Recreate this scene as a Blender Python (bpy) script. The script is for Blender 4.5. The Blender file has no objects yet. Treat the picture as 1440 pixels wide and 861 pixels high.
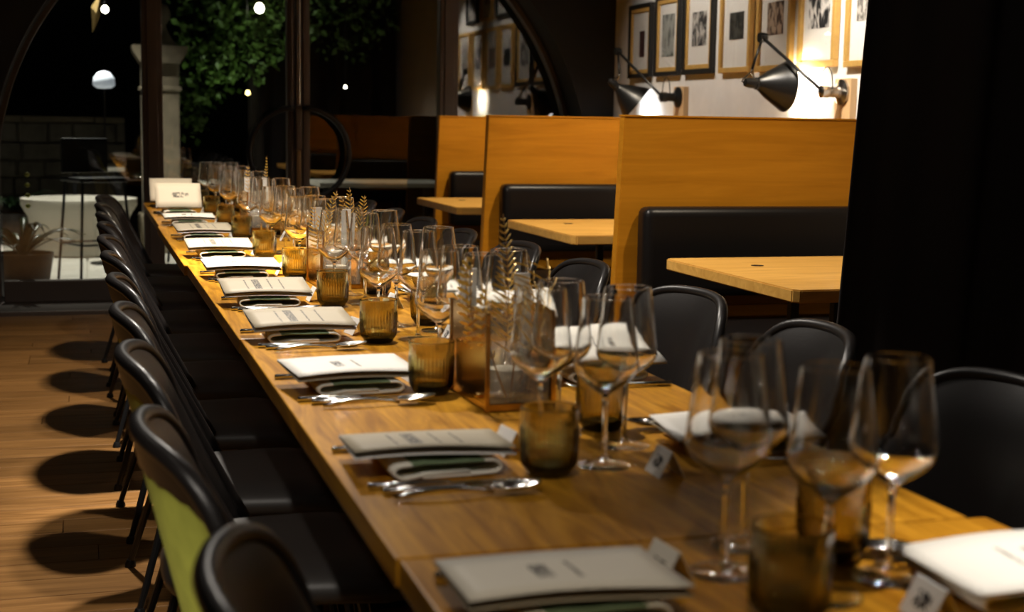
import bpy, bmesh, math, random
from mathutils import Vector, Matrix
R = math.radians
rnd = random.Random(7)
scene = bpy.context.scene
C = scene.collection

# ------------------------------------------------------------------ camera
def set_camera():
    yaw, pitch, roll, f = .2932, .1282, .016, 2000.0
    fw = Vector((math.sin(yaw)*math.cos(pitch), math.cos(yaw)*math.cos(pitch), -math.sin(pitch)))
    r = Vector((math.cos(yaw), -math.sin(yaw), 0)); u = r.cross(fw)
    c, s = math.cos(roll), math.sin(roll)
    r2 = c*r + s*u; u2 = -s*r + c*u
    cam = bpy.data.cameras.new('camera'); o = bpy.data.objects.new('camera', cam); C.objects.link(o)
    m = Matrix((r2, u2, -fw)).transposed().to_4x4(); m.translation = Vector((-.3185, 0, 1.2257))
    o.matrix_world = m
    cam.sensor_width = 36; cam.sensor_fit = 'HORIZONTAL'; cam.lens = f/1440*36
    cam.clip_start = .05; cam.clip_end = 200
    cam.dof.use_dof = True; cam.dof.focus_distance = 3.9; cam.dof.aperture_fstop = 4.5
    scene.camera = o
set_camera()

# ------------------------------------------------------------------ world, lights, exposure
scene.view_settings.view_transform = 'Standard'; scene.view_settings.look = 'None'
scene.view_settings.gamma = 1; scene.view_settings.use_curve_mapping = False
scene.view_settings.exposure = 0.0
scene.cycles.transparent_max_bounces = 96; scene.cycles.max_bounces = 28
scene.cycles.transmission_bounces = 28; scene.cycles.sample_clamp_indirect = 0
scene.cycles.caustics_reflective = False; scene.cycles.caustics_refractive = False
w = bpy.data.worlds.new('night'); scene.world = w; w.use_nodes = True
w.node_tree.nodes['Background'].inputs[0].default_value = (.05, .07, .12, 1)
w.node_tree.nodes['Background'].inputs[1].default_value = .02

WARM = (1, .84, .62); NEUT = (1, .91, .80); COOL = (.78, .88, 1)
def spot(name, loc, tgt, power, cone, col=WARM, blend=.6, size=.045):
    l = bpy.data.lights.new(name, 'SPOT'); l.energy = power; l.color = col
    l.spot_size = R(cone); l.spot_blend = blend; l.shadow_soft_size = size
    o = bpy.data.objects.new(name, l); C.objects.link(o); o.location = loc
    o.rotation_euler = (Vector(tgt)-Vector(loc)).to_track_quat('-Z', 'Y').to_euler()
    return o
# ceiling spots over the long table, with added fill from behind the camera
spot('table_spot', (.22, 4.75, 2.6), (.20, 4.75, 0), 320, 150, NEUT, 1)
spot('table_spot', (.30, 4.72, 2.6), (.20, 4.72, .75), 620, 40, NEUT, 1)
spot('table_spot', (.30, 3.05, 2.6), (.22, 3.05, 0), 150, 74, NEUT, .35)
spot('table_spot', (-.3, .1, 2.7), (.12, 1.22, .75), 55, 20, WARM, .9)  # added fill that brightens the nearest left menu, not a fitting over the table
spot('table_spot', (-.55, .2, 2.7), (-.04, 2.08, .75), 75, 27, NEUT, .7)  # unseen fill spot from behind left, onto napkin ends and cards
spot('table_spot', (.30, 6.9, 2.6), (.20, 7.0, 0), 150, 90, WARM, .9)
spot('table_spot', (1.05, 1.15, 2.6), (.80, 1.25, .75), 230, 28, NEUT, .8)
# small downlights spread over the rest of the ceiling
for x_ in (-1.3, 1.5):
    for y_ in (.6, 2.6, 4.6, 6.6): spot('ceiling_spot', (x_, y_, 3.0), (x_*.8, y_, 0), 5, 150, NEUT, .6)
# ceiling spots over the booths
for by, pw_ in ((4.25, 118), (6.25, 165), (8.2, 150)):
    spot('booth_spot', (2.35, by-.08, 2.7), (2.28, by+.33, .75), pw_, 80, WARM, .8)
# wall washers for the pictures
spot('picture_spot', (2.0, 5.7, 2.9), (3.2, 6.0, 1.62), 420, 46, NEUT, .9)
spot('picture_spot', (2.0, 7.7, 2.9), (3.2, 7.8, 1.7), 130, 84, NEUT, .9)
# unseen spot added to light the green backs of the near chairs
spot('chair_back_light', (-1.5, .35, 2.6), (-.40, 1.75, .52), 300, 16, NEUT, .7)
# garden lights outside
spot('garden_spot', (1.15, 13.2, .3), (1.05, 13.6, 2.6), 60, 70, (.9, 1, .8), .6)
spot('garden_spot', (-.5, 12.3, 3.2), (-.4, 12.2, 0), 850, 92, (1, .95, .85), .8)
spot('garden_spot', (2.6, 11.4, 3.2), (2.2, 12.4, .5), 50, 80, (1, .95, .85), .8)

# ------------------------------------------------------------------ material helpers
MATS = {}
def nodes(name):
    m = bpy.data.materials.new(name); m.use_nodes = True; MATS[name] = m
    nt = m.node_tree; b = nt.nodes['Principled BSDF']
    return m, nt, b
def setp(b, **k):
    for a, v in k.items():
        b.inputs[a.replace('_', ' ')].default_value = v
def plain(name, col, rough=.5, metal=0, spec=.5, noise=0, nscale=40, bump=0, bscale=200, coat=0):
    m, nt, b = nodes(name)
    setp(b, Base_Color=(*col, 1), Roughness=rough, Metallic=metal, Specular_IOR_Level=spec, Coat_Weight=coat)
    L = nt.links.new
    if noise or bump:
        tc = nt.nodes.new('ShaderNodeTexCoord')
    if noise:
        n = nt.nodes.new('ShaderNodeTexNoise'); n.inputs['Scale'].default_value = nscale; n.inputs['Detail'].default_value = 5
        L(tc.outputs['Object'], n.inputs['Vector'])
        r = nt.nodes.new('ShaderNodeValToRGB')
        r.color_ramp.elements[0].position = .3; r.color_ramp.elements[1].position = .7
        r.color_ramp.elements[0].color = (*[c*(1-noise) for c in col], 1); r.color_ramp.elements[1].color = (*[min(1, c*(1+noise)) for c in col], 1)
        L(n.outputs[0], r.inputs[0]); L(r.outputs[0], b.inputs['Base Color'])
    if bump:
        n2 = nt.nodes.new('ShaderNodeTexNoise'); n2.inputs['Scale'].default_value = bscale; n2.inputs['Detail'].default_value = 3
        L(tc.outputs['Object'], n2.inputs['Vector'])
        bp = nt.nodes.new('ShaderNodeBump'); bp.inputs['Strength'].default_value = bump; bp.inputs['Distance'].default_value = .002
        L(n2.outputs[0], bp.inputs['Height']); L(bp.outputs[0], b.inputs['Normal'])
    return m
def wood(name, c0, c1, scale=(1, 12, 12), rough=.4, dist=2.5, rand=.0, bump=.15, coat=0, world=False):
    """streaky oak: stretched noise + wave, small per-object shift"""
    m, nt, b = nodes(name); L = nt.links.new
    tc = nt.nodes.new('ShaderNodeTexCoord'); mp = nt.nodes.new('ShaderNodeMapping'); mp.inputs['Scale'].default_value = scale
    oi = nt.nodes.new('ShaderNodeObjectInfo')
    ad = nt.nodes.new('ShaderNodeVectorMath'); ad.operation = 'ADD'
    mu = nt.nodes.new('ShaderNodeMath'); mu.operation = 'MULTIPLY'; mu.inputs[1].default_value = 37 if rand else 0
    L(oi.outputs['Random'], mu.inputs[0]); L(mu.outputs[0], ad.inputs[1])
    L(tc.outputs['Object'], ad.inputs[0]); L(ad.outputs[0], mp.inputs['Vector'])
    n = nt.nodes.new('ShaderNodeTexNoise'); n.inputs['Scale'].default_value = 1.4; n.inputs['Detail'].default_value = 7
    n.inputs['Roughness'].default_value = .62; n.inputs['Distortion'].default_value = dist
    L(mp.outputs[0], n.inputs['Vector'])
    r = nt.nodes.new('ShaderNodeValToRGB'); e = r.color_ramp.elements
    e[0].position = .32; e[0].color = (*c0, 1); e[1].position = .68; e[1].color = (*c1, 1)
    L(n.outputs[0], r.inputs[0])
    out = r.outputs[0]
    if rand:
        hs = nt.nodes.new('ShaderNodeHueSaturation')
        ma = nt.nodes.new('ShaderNodeMapRange'); ma.inputs['To Min'].default_value = 1-rand; ma.inputs['To Max'].default_value = 1+rand
        L(oi.outputs['Random'], ma.inputs['Value']); L(ma.outputs[0], hs.inputs['Value']); L(out, hs.inputs['Color']); out = hs.outputs[0]
    L(out, b.inputs['Base Color'])
    bp = nt.nodes.new('ShaderNodeBump'); bp.inputs['Strength'].default_value = bump; bp.inputs['Distance'].default_value = .001
    L(n.outputs[0], bp.inputs['Height']); L(bp.outputs[0], b.inputs['Normal'])
    setp(b, Roughness=rough, Coat_Weight=coat, Coat_Roughness=.25, Specular_IOR_Level=.14)
    return m
def thin_glass(name, tint=(1, 1, 1), ior=1.5, gain=1.0, rough=.0, haze=0):
    """clear thin-walled glass: Fresnel mirror over a straight see-through"""
    m = bpy.data.materials.new(name); m.use_nodes = True; MATS[name] = m; nt = m.node_tree; nt.nodes.clear(); L = nt.links.new
    o = nt.nodes.new('ShaderNodeOutputMaterial'); t = nt.nodes.new('ShaderNodeBsdfTransparent'); t.inputs[0].default_value = (*tint, 1)
    g = nt.nodes.new('ShaderNodeBsdfGlossy'); g.inputs['Roughness'].default_value = rough
    g.inputs['Color'].default_value = (1, 1, 1, 1)
    fr = nt.nodes.new('ShaderNodeFresnel'); ge = nt.nodes.new('ShaderNodeNewGeometry')
    mx = nt.nodes.new('ShaderNodeMix'); mx.inputs[2].default_value = ior; mx.inputs[3].default_value = 1/ior
    L(ge.outputs['Backfacing'], mx.inputs[0]); L(mx.outputs[0], fr.inputs['IOR'])
    mu = nt.nodes.new('ShaderNodeMath'); mu.operation = 'MULTIPLY'; mu.use_clamp = True; mu.inputs[1].default_value = gain
    L(fr.outputs[0], mu.inputs[0])
    ms = nt.nodes.new('ShaderNodeMixShader'); L(mu.outputs[0], ms.inputs[0]); L(t.outputs[0], ms.inputs[1]); L(g.outputs[0], ms.inputs[2])
    res = ms.outputs[0]
    if haze:
        d = nt.nodes.new('ShaderNodeBsdfDiffuse'); d.inputs[0].default_value = (.8, .78, .75, 1)
        m2 = nt.nodes.new('ShaderNodeMixShader'); m2.inputs[0].default_value = haze
        L(res, m2.inputs[1]); L(d.outputs[0], m2.inputs[2]); res = m2.outputs[0]
    L(res, o.inputs[0]); return m
def solid_glass(name, col, ior=1.48, rough=.0):
    m = bpy.data.materials.new(name); m.use_nodes = True; MATS[name] = m; nt = m.node_tree; nt.nodes.clear()
    o = nt.nodes.new('ShaderNodeOutputMaterial'); g = nt.nodes.new('ShaderNodeBsdfGlass')
    g.inputs['Color'].default_value = (*col, 1); g.inputs['IOR'].default_value = ior; g.inputs['Roughness'].default_value = rough
    nt.links.new(g.outputs[0], o.inputs[0]); return m
def tinted_glass(name, tint, ior=1.5, mixf=.5, rough=.02):
    """coloured pressed glass: part refracting, part straight through, so its shade stays coloured"""
    m = thin_glass(name, tint, ior, 1.3, rough); nt = m.node_tree; L = nt.links.new
    out = nt.nodes['Material Output']; prev = out.inputs[0].links[0].from_socket
    g = nt.nodes.new('ShaderNodeBsdfGlass'); g.inputs['Color'].default_value = (*tint, 1); g.inputs['IOR'].default_value = ior; g.inputs['Roughness'].default_value = rough*.6
    ms = nt.nodes.new('ShaderNodeMixShader'); ms.inputs[0].default_value = mixf
    L(prev, ms.inputs[1]); L(g.outputs[0], ms.inputs[2]); L(ms.outputs[0], out.inputs[0]); return m
def emit(name, col, s):
    m, nt, b = nodes(name); setp(b, Base_Color=(*col, 1), Emission_Color=(*col, 1), Emission_Strength=s); return m
def printed(name, paper, rects, ink=(.03, .03, .03), rough=.55):
    """paper with blocks of small dark lettering; rects in object space (x0,x1,y0,y1,frequency)"""
    m, nt, b = nodes(name); L = nt.links.new
    tc = nt.nodes.new('ShaderNodeTexCoord'); sx = nt.nodes.new('ShaderNodeSeparateXYZ'); L(tc.outputs['Object'], sx.inputs[0])
    def mth(op, a, bb):
        n = nt.nodes.new('ShaderNodeMath'); n.operation = op
        for i, v in enumerate((a, bb)):
            if isinstance(v, (int, float)): n.inputs[i].default_value = v
            else: L(v, n.inputs[i])
        return n.outputs[0]
    tot = None
    for ax, (x0, x1, y0, y1, fq) in rects:
        X, Y = (sx.outputs[ax[0]], sx.outputs[ax[1]])
        k = mth('MULTIPLY', mth('MULTIPLY', mth('GREATER_THAN', X, x0), mth('LESS_THAN', X, x1)), mth('MULTIPLY', mth('GREATER_THAN', Y, y0), mth('LESS_THAN', Y, y1)))
        n = nt.nodes.new('ShaderNodeTexNoise'); n.inputs['Scale'].default_value = fq; n.inputs['Detail'].default_value = 1; L(tc.outputs['Object'], n.inputs['Vector'])
        k = mth('MULTIPLY', k, mth('GREATER_THAN', n.outputs[0], .46))
        tot = k if tot is None else mth('MAXIMUM', tot, k)
    mx = nt.nodes.new('ShaderNodeMix'); mx.data_type = 'RGBA'; mx.inputs[6].default_value = (*paper, 1); mx.inputs[7].default_value = (*ink, 1)
    L(tot, mx.inputs[0]); L(mx.outputs[2], b.inputs['Base Color']); setp(b, Roughness=rough, Specular_IOR_Level=.3); return m
def photo_mat(name, c0, c1, sc, seed):
    m, nt, b = nodes(name); L = nt.links.new
    tc = nt.nodes.new('ShaderNodeTexCoord'); mp = nt.nodes.new('ShaderNodeMapping'); mp.inputs['Location'].default_value = (seed*3.1, seed*1.7, seed); mp.inputs['Scale'].default_value = (1, 1.6, .8)
    L(tc.outputs['Object'], mp.inputs['Vector'])
    n = nt.nodes.new('ShaderNodeTexNoise'); n.inputs['Scale'].default_value = sc; n.inputs['Detail'].default_value = 3; n.inputs['Distortion'].default_value = .8; L(mp.outputs[0], n.inputs['Vector'])
    r = nt.nodes.new('ShaderNodeValToRGB'); e = r.color_ramp.elements; e[0].position = .42; e[1].position = .58; e[0].color = (*c0, 1); e[1].color = (*c1, 1)
    L(n.outputs[0], r.inputs[0]); L(r.outputs[0], b.inputs['Base Color']); setp(b, Roughness=.4); return m

M = MATS
wood('oak_table', (.25, .096, .004), (.57, .272, .022), (16, 1.7, 16), .36, 2.2, .04, .12)
wood('oak_veneer', (.42, .162, .008), (.55, .226, .014), (1.0, 6, 14), .42, 1.0, .03, .06)
wood('oak_booth_top', (.56, .29, .060), (.74, .42, .105), (1.6, 12, 12), .40, 1.6, .02, .08)
wood('floor_oak', (.135, .063, .018), (.27, .136, .044), (1.2, 14, 14), .42, 1.4, .22, .12)
plain('floor_gap', (.03, .02, .015), .9)
plain('black_wall', (.012, .012, .013), .85)
plain('ceiling_paint', (.05, .045, .04), .9)
plain('plaster', (.62, .60, .57), .85, noise=.05, nscale=8, bump=.1, bscale=300)
plain('black_leather', (.009, .0075, .007), .34, spec=.28, bump=.10, bscale=260)
plain('seat_leather_sheen', (.055, .050, .046), .45, spec=.8, bump=.12, bscale=240)  # black leather raised to grey, putting the lamp sheen into its colour
plain('bench_leather', (.007, .006, .006), .36, spec=.28, bump=.08, bscale=220)
plain('green_velvet', (.40, .42, .06), .75, noise=.12, nscale=25, bump=.2, bscale=500)
plain('black_steel', (.015, .015, .016), .38, .3)
plain('frame_bronze', (.10, .075, .06), .45, .4)
plain('velvet_curtain', (.035, .030, .028), .95, spec=.1)
plain('lamp_black', (.008, .008, .008), .32, 0, .35)
plain('lamp_white', (.85, .83, .78), .5)
plain('chrome', (.72, .70, .67), .12, 1)
plain('cutlery_steel', (.72, .70, .67), .16, 1)
plain('nickel', (.42, .38, .33), .25, 1)
plain('brass', (.60, .37, .13), .20, 1, noise=.08, nscale=12)
plain('gold_frame', (.60, .36, .10), .38, .35, noise=.1, nscale=20)
plain('frame_black', (.012, .011, .010), .4)
plain('mat_board', (.78, .75, .69), .8)
plain('gold_leaf', (.85, .52, .10), .28, .45, noise=.25, nscale=60)
plain('gold_stem', (.36, .19, .05), .4, .6)
plain('white_card', (.82, .80, .76), .6)
plain('block_wood', (.55, .36, .18), .5)
plain('candle_wax', (.85, .80, .70), .5)
solid_glass('wine_glass', (.995, .995, .99), 1.5, .03)
thin_glass('foot_glass', (.985, .985, .98), 1.5, 1.4, .06)
solid_glass('stem_glass', (.99, .99, .98), 1.5, .03)
solid_glass('amber_glass', (.97, .96, .92), 1.5, .06)
va = M['amber_glass'].node_tree.nodes.new('ShaderNodeVolumeAbsorption'); va.inputs['Color'].default_value = (.64, .56, .06, 1); va.inputs['Density'].default_value = 330
M['amber_glass'].node_tree.links.new(va.outputs[0], M['amber_glass'].node_tree.nodes['Material Output'].inputs['Volume'])
thin_glass('pane_glass', (.80, .82, .80), 1.5, 2.5, .0)
thin_glass('lantern_glass', (.96, .96, .94), 1.5, 1.3, .01, .05)
thin_glass('picture_glass', (.98, .98, .98), 1.5, 1.0, .02)
thin_glass('jar_glass', (.93, .92, .88), 1.5, 1.6, .03, .12)
plain('stone_paving', (.50, .47, .41), .8, noise=.15, nscale=2.5, bump=.3, bscale=30)
plain('pale_stone', (.17, .14, .095), .9, noise=.18, nscale=9, bump=.5, bscale=40)
plain('dark_stone', (.14, .125, .10), .95, noise=.35, nscale=6, bump=.6, bscale=20)
plain('bark', (.02, .015, .01), .9, noise=.3, nscale=20)
plain('leaf_green', (.10, .19, .035), .5, noise=.35, nscale=5)
plain('leaf_dark', (.025, .055, .02), .35, noise=.2, nscale=8)
plain('leaf_gold', (.45, .30, .10), .6)
plain('hedge_dark', (.012, .016, .010), .9)
plain('flower_yellow', (.65, .60, .05), .6)
plain('terrace_white', (.62, .58, .50), .6)
emit('bulb_warm', (1, .72, .25), 14); emit('bulb_white', (1, .93, .75), 18); emit('reflected_glow', (.75, .82, .95), .4)
emit('wall_bulb_warm', (1, .85, .62), 30); emit('wall_bulb_cool', (.85, .92, 1), 20)
menu_inside = ('menu', (.72, .66, .55))
XY = (0, 1)
printed('menu_cover', (.80, .77, .71), [(XY, (-.030, -.012, -.026, .022, 330)), (XY, (.010, .015, -.034, .030, 420))])
printed('menu_text_shaded', (.40, .345, .25), [(XY, (-.05, -.046, -.05, .05, 420)), (XY, (-.03, -.012, -.05, .05, 380)), (XY, (.01, .014, -.05, .05, 420)), (XY, (.04, .044, -.05, .05, 420))])  # paper darkened to hold the shade of leaves tilted from the lamps
printed('menu_emblem', (.78, .70, .57), [(XY, (-.032, .026, -.016, .016, 130)), (XY, (.03, .05, -.006, .012, 260))])
printed('card_print', (.80, .78, .74), [((1, 2), (-.013, .013, .013, .022, 260))])
printed('card_emblem', (.80, .78, .74), [((1, 2), (-.013, .013, .010, .026, 170))])
def napkin_mat():
    m, nt, b = nodes('napkin_cloth'); L = nt.links.new
    tc = nt.nodes.new('ShaderNodeTexCoord'); sx = nt.nodes.new('ShaderNodeSeparateXYZ'); L(tc.outputs['Object'], sx.inputs[0])
    a = nt.nodes.new('ShaderNodeMath'); a.operation = 'ABSOLUTE'; L(sx.outputs[0], a.inputs[0])
    r = nt.nodes.new('ShaderNodeValToRGB'); r.color_ramp.interpolation = 'CONSTANT'; e = r.color_ramp.elements
    e[0].position = 0; e[0].color = (.17, .23, .13, 1); e[1].position = .048; e[1].color = (.80, .76, .66, 1)
    zz = nt.nodes.new('ShaderNodeMath'); zz.operation = 'LESS_THAN'; zz.inputs[1].default_value = .0165; L(sx.outputs[2], zz.inputs[0])
    az = nt.nodes.new('ShaderNodeMath'); az.operation = 'ADD'; L(a.outputs[0], az.inputs[0]); L(zz.outputs[0], az.inputs[1])
    L(az.outputs[0], r.inputs[0]); L(r.outputs[0], b.inputs['Base Color']); setp(b, Roughness=.9, Specular_IOR_Level=.1)
    w = nt.nodes.new('ShaderNodeTexNoise'); w.inputs['Scale'].default_value = 500; L(tc.outputs['Object'], w.inputs['Vector'])
    bp = nt.nodes.new('ShaderNodeBump'); bp.inputs['Strength'].default_value = .2; bp.inputs['Distance'].default_value = .001; L(w.outputs[0], bp.inputs['Height']); L(bp.outputs[0], b.inputs['Normal'])
napkin_mat()

# ------------------------------------------------------------------ mesh helpers
class MB:
    def __init__(s): s.bm = bmesh.new()
    def box(s, x0, x1, y0, y1, z0, z1, bev=0, seg=2, mat=None):
        t = bmesh.new(); bmesh.ops.create_cube(t, size=1)
        for v in t.verts: v.co = Vector(((x0+x1)/2+v.co.x*(x1-x0), (y0+y1)/2+v.co.y*(y1-y0), (z0+z1)/2+v.co.z*(z1-z0)))
        if bev: bmesh.ops.bevel(t, geom=list(t.edges), offset=bev, segments=seg, affect='EDGES', profile=.6)
        if mat is not None: t.transform(mat)
        s.join(t); return s
    def join(s, t):
        me = bpy.data.meshes.new('tmp'); t.to_mesh(me); t.free(); s.bm.from_mesh(me); bpy.data.meshes.remove(me)
    def lathe(s, prof, n=32, rib=None, close=False):
        """prof: (r,z) list; rib(r,z,k)->r"""
        rings = []
        for r, z in prof:
            if r < 1e-6: rings.append([s.bm.verts.new((0, 0, z))]); continue
            ring = []
            for k in range(n):
                a = 2*math.pi*k/n; rr = rib(r, z, k) if rib else r
                ring.append(s.bm.verts.new((rr*math.cos(a), rr*math.sin(a), z)))
            rings.append(ring)
        for A, B in zip(rings, rings[1:]):
            for k in range(n):
                k2 = (k+1) % n
                if len(A) == 1 and len(B) == 1: continue
                if len(A) == 1: s.bm.faces.new((A[0], B[k2], B[k]))
                elif len(B) == 1: s.bm.faces.new((A[k], A[k2], B[0]))
                else: s.bm.faces.new((A[k], A[k2], B[k2], B[k]))
        return s
    def tube(s, pts, r, n=8, cap=True):
        pts = [Vector(q) for q in pts]; rs = r if isinstance(r, (list, tuple)) else [r]*len(pts)
        rings = []; up = None
        for i, q in enumerate(pts):
            d = (pts[min(i+1, len(pts)-1)]-pts[max(i-1, 0)]).normalized()
            if up is None: up = d.orthogonal().normalized()
            up = (up-d*up.dot(d)).normalized(); sd = d.cross(up)
            rings.append([s.bm.verts.new(q+(up*math.cos(2*math.pi*k/n)+sd*math.sin(2*math.pi*k/n))*rs[i]) for k in range(n)])
        for A, B in zip(rings, rings[1:]):
            for k in range(n): s.bm.faces.new((A[k], A[(k+1) % n], B[(k+1) % n], B[k]))
        if cap: s.bm.faces.new(rings[0][::-1]); s.bm.faces.new(rings[-1])
        return s
    def poly(s, vs, fs):
        V = [s.bm.verts.new(v) for v in vs]
        for f in fs: s.bm.faces.new([V[i] for i in f])
        return s
    def prism(s, outline, axis, a0, a1, bev=0):
        """extrude a 2D outline along axis (0,1,2)"""
        def p(u, v, t):
            q = [0, 0, 0]; o = [i for i in range(3) if i != axis]; q[o[0]] = u; q[o[1]] = v; q[axis] = t; return q
        t = bmesh.new(); n = len(outline)
        A = [t.verts.new(p(u, v, a0)) for u, v in outline]; B = [t.verts.new(p(u, v, a1)) for u, v in outline]
        t.faces.new(A[::-1]); t.faces.new(B)
        for i in range(n): t.faces.new((A[i], A[(i+1) % n], B[(i+1) % n], B[i]))
        bmesh.ops.recalc_face_normals(t, faces=list(t.faces))
        if bev: bmesh.ops.bevel(t, geom=list(t.edges), offset=bev, segments=2, affect='EDGES')
        s.join(t); return s
    def grid(s, f, nu, nv, flip=False):
        V = [[s.bm.verts.new(f(i/nu, j/nv)) for j in range(nv+1)] for i in range(nu+1)]
        for i in range(nu):
            for j in range(nv):
                q = (V[i][j], V[i+1][j], V[i+1][j+1], V[i][j+1]); s.bm.faces.new(q[::-1] if flip else q)
        return s
    def xf(s, m): s.bm.transform(m); return s
    def mesh(s, name, mat, smooth=False, recalc=True, sharp=None):
        if recalc: bmesh.ops.recalc_face_normals(s.bm, faces=list(s.bm.faces))
        me = bpy.data.meshes.new(name); s.bm.to_mesh(me); s.bm.free()
        me.materials.append(M[mat])
        if smooth:
            me.polygons.foreach_set('use_smooth', [True]*len(me.polygons))
            if sharp: me.set_sharp_from_angle(angle=R(sharp))
        me.update(); return me
    def obj(s, name, mat, parent=None, smooth=False, loc=None, rot=None, sharp=None, recalc=True):
        return put(name, s.mesh(name, mat, smooth, recalc, sharp), parent, loc, rot)
def put(name, me, parent=None, loc=None, rot=None):
    o = bpy.data.objects.new(name, me); C.objects.link(o)
    if parent is not None: o.parent = parent
    if loc is not None: o.location = loc
    if rot is not None: o.rotation_euler = rot
    return o
def tag(o, label, cat, group=None, kind=None):
    if label: o['label'] = label
    if cat: o['category'] = cat
    if group: o['group'] = group
    if kind: o['kind'] = kind
    return o
def thing(name, label, cat, loc=(0, 0, 0), rz=0, group=None):
    o = bpy.data.objects.new(name, None); C.objects.link(o); o.empty_display_size = .05
    o.location = loc; o.rotation_euler = (0, 0, rz); return tag(o, label, cat, group)
def struct(o, label=None):
    o['kind'] = 'structure'
    if label: o['label'] = label
    return o
def dup(root, loc, rz=0, label=None, group=None):
    r = root.copy(); C.objects.link(r); r.location = loc; r.rotation_euler = (0, 0, rz)
    if label: r['label'] = label
    if group: r['group'] = group
    for ch in list(root.children):
        c = ch.copy(); C.objects.link(c); c.parent = r
        for g in list(ch.children):
            d = g.copy(); C.objects.link(d); d.parent = c
    return r
ORD = ['first', 'second', 'third', 'fourth', 'fifth', 'sixth', 'seventh', 'eighth', 'ninth', 'tenth', 'eleventh', 'twelfth']

# ================================================================== ROOM SHELL
GY = 9.62           # plane of the glazing
WY = 9.30           # room face of the arched wall
XW = 3.20           # picture wall
# floor with planks
fl = struct(MB().box(-4, 3.4, -3, 9.45, -.12, -.024).obj('floor', 'floor_gap'), 'oak plank floor of the restaurant')
pw = .145; plank_meshes = {}
def plank(length):
    k = round(length, 2)
    if k not in plank_meshes:
        plank_meshes[k] = MB().box(-k/2+.0012, k/2-.0012, -pw/2+.0012, pw/2-.0012, -.024, 0, .0015, 1).mesh('plank', 'floor_oak')
    return plank_meshes[k]
row = 0; y = -.2
while y < 9.14:
    cuts = [-3.0]; a = -2.6+rnd.randrange(0, 14)*.1
    while a < 2.6: cuts.append(a); a += rnd.choice((1.3, 1.6, 1.9))
    cuts.append(3.1+.1*round(0)); segs = list(zip(cuts, cuts[1:]))
    for a, b in segs:
        put('plank', plank(b-a), fl, ((a+b)/2, y+pw/2, 0))
    y += pw; row += 1
struct(MB().box(-4.2, 3.4, -3.2, 9.7, 3.1, 3.3).obj('ceiling', 'ceiling_paint'), 'dark painted ceiling')
struct(MB().box(XW, XW+.2, -3, 9.6, 0, 3.1).obj('wall_right', 'plaster'), 'pale plaster wall hung with framed photographs')
struct(MB().box(-4.2, -4, -3, 9.6, 0, 3.1).obj('wall_left', 'black_wall'), 'dark left wall')
struct(MB().box(-4, 3.2, -3.2, -3, 0, 3.1).obj('wall_back', 'black_wall'), 'dark wall behind the camera')
# arched wall: panel with an arch cut out (ring of quads)
AX, AZ, AR = 1.08, .80, 1.95
def arch_wall():
    mb = MB(); n = 48
    pts = [(AX-AR, 0)]+[(AX-AR*math.cos(math.pi*k/n), AZ+AR*math.sin(math.pi*k/n)) for k in range(n+1)]+[(AX+AR, 0)]
    def outer(x, z):
        return x, 3.1
    for (xa, za), (xb, zb) in zip(pts[1:-1], pts[2:-1]):
        for Y in (WY, GY+.06):
            mb.poly([(xa, Y, za), (xb, Y, zb), (xb, Y, 3.1), (xa, Y, 3.1)], [(0, 1, 2, 3)])
    for (xa, za), (xb, zb) in zip(pts, pts[1:]):
        mb.poly([(xa, WY, za), (xb, WY, zb), (xb, GY+.06, zb), (xa, GY+.06, za)], [(0, 1, 2, 3)])
    mb.box(-4, AX-AR, WY, GY+.06, 0, 3.1); mb.box(AX+AR, XW, WY, GY+.06, 0, 3.1)
    return mb.obj('wall_far', 'black_wall', recalc=False)
struct(arch_wall(), 'black end wall with a wide arched opening')
struct(MB().box(AX-AR, AX+AR, 9.14, GY+.1, -.02, .03, .006).obj('trim_1', 'frame_bronze'), 'dark threshold below the glazing')
# glazing: arched frame, mullions, panes, double door with half-ring handles
win = struct(thing('window_1', 'arched steel window with a double door in the middle', None), None); win['kind'] = 'structure'
def arcframe(r, wd, y0, y1, name):
    n = 64; mb = MB()
    o = [(AX-r*math.cos(math.pi*k/n), AZ+r*math.sin(math.pi*k/n)) for k in range(n+1)]
    i = [(AX-(r-wd)*math.cos(math.pi*k/n), AZ+(r-wd)*math.sin(math.pi*k/n)) for k in range(n+1)]
    o = [(AX-r, .03)]+o+[(AX+r, .03)]; i = [(AX-r+wd, .03)]+i+[(AX+r-wd, .03)]
    for k in range(len(o)-1):
        for Y in (y0, y1): mb.poly([(o[k][0], Y, o[k][1]), (o[k+1][0], Y, o[k+1][1]), (i[k+1][0], Y, i[k+1][1]), (i[k][0], Y, i[k][1])], [(0, 1, 2, 3)])
        for L_ in (o, i): mb.poly([(L_[k][0], y0, L_[k][1]), (L_[k+1][0], y0, L_[k+1][1]), (L_[k+1][0], y1, L_[k+1][1]), (L_[k][0], y1, L_[k][1])], [(0, 1, 2, 3)])
    return mb.obj(name, 'frame_bronze', win, recalc=False)
arcframe(AR-.005, .03, GY-.04, GY+.04, 'arch_frame')
mull = [(.056, .185), (.99, 1.045), (1.075, 1.14), (2.03, 2.16)]
def archz(x): return AZ+math.sqrt(max(0, (AR-.03)**2-(x-AX)**2))
for a, b in mull:
    mb = MB().box(a, b, GY-.05, GY+.05, .03, min(archz(a), archz(b)), .008)
    mb.box(a+.03 if b-a > .1 else a+.018, b-.03 if b-a > .1 else b-.018, GY-.065, GY+.065, .03, min(archz(a), archz(b))-.01, .004)
    mb.obj('mullion', 'frame_bronze', win)
edges = [AX-AR+.05, .056, .185, .99, 1.14, 2.03, 2.16, AX+AR-.05]
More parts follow.
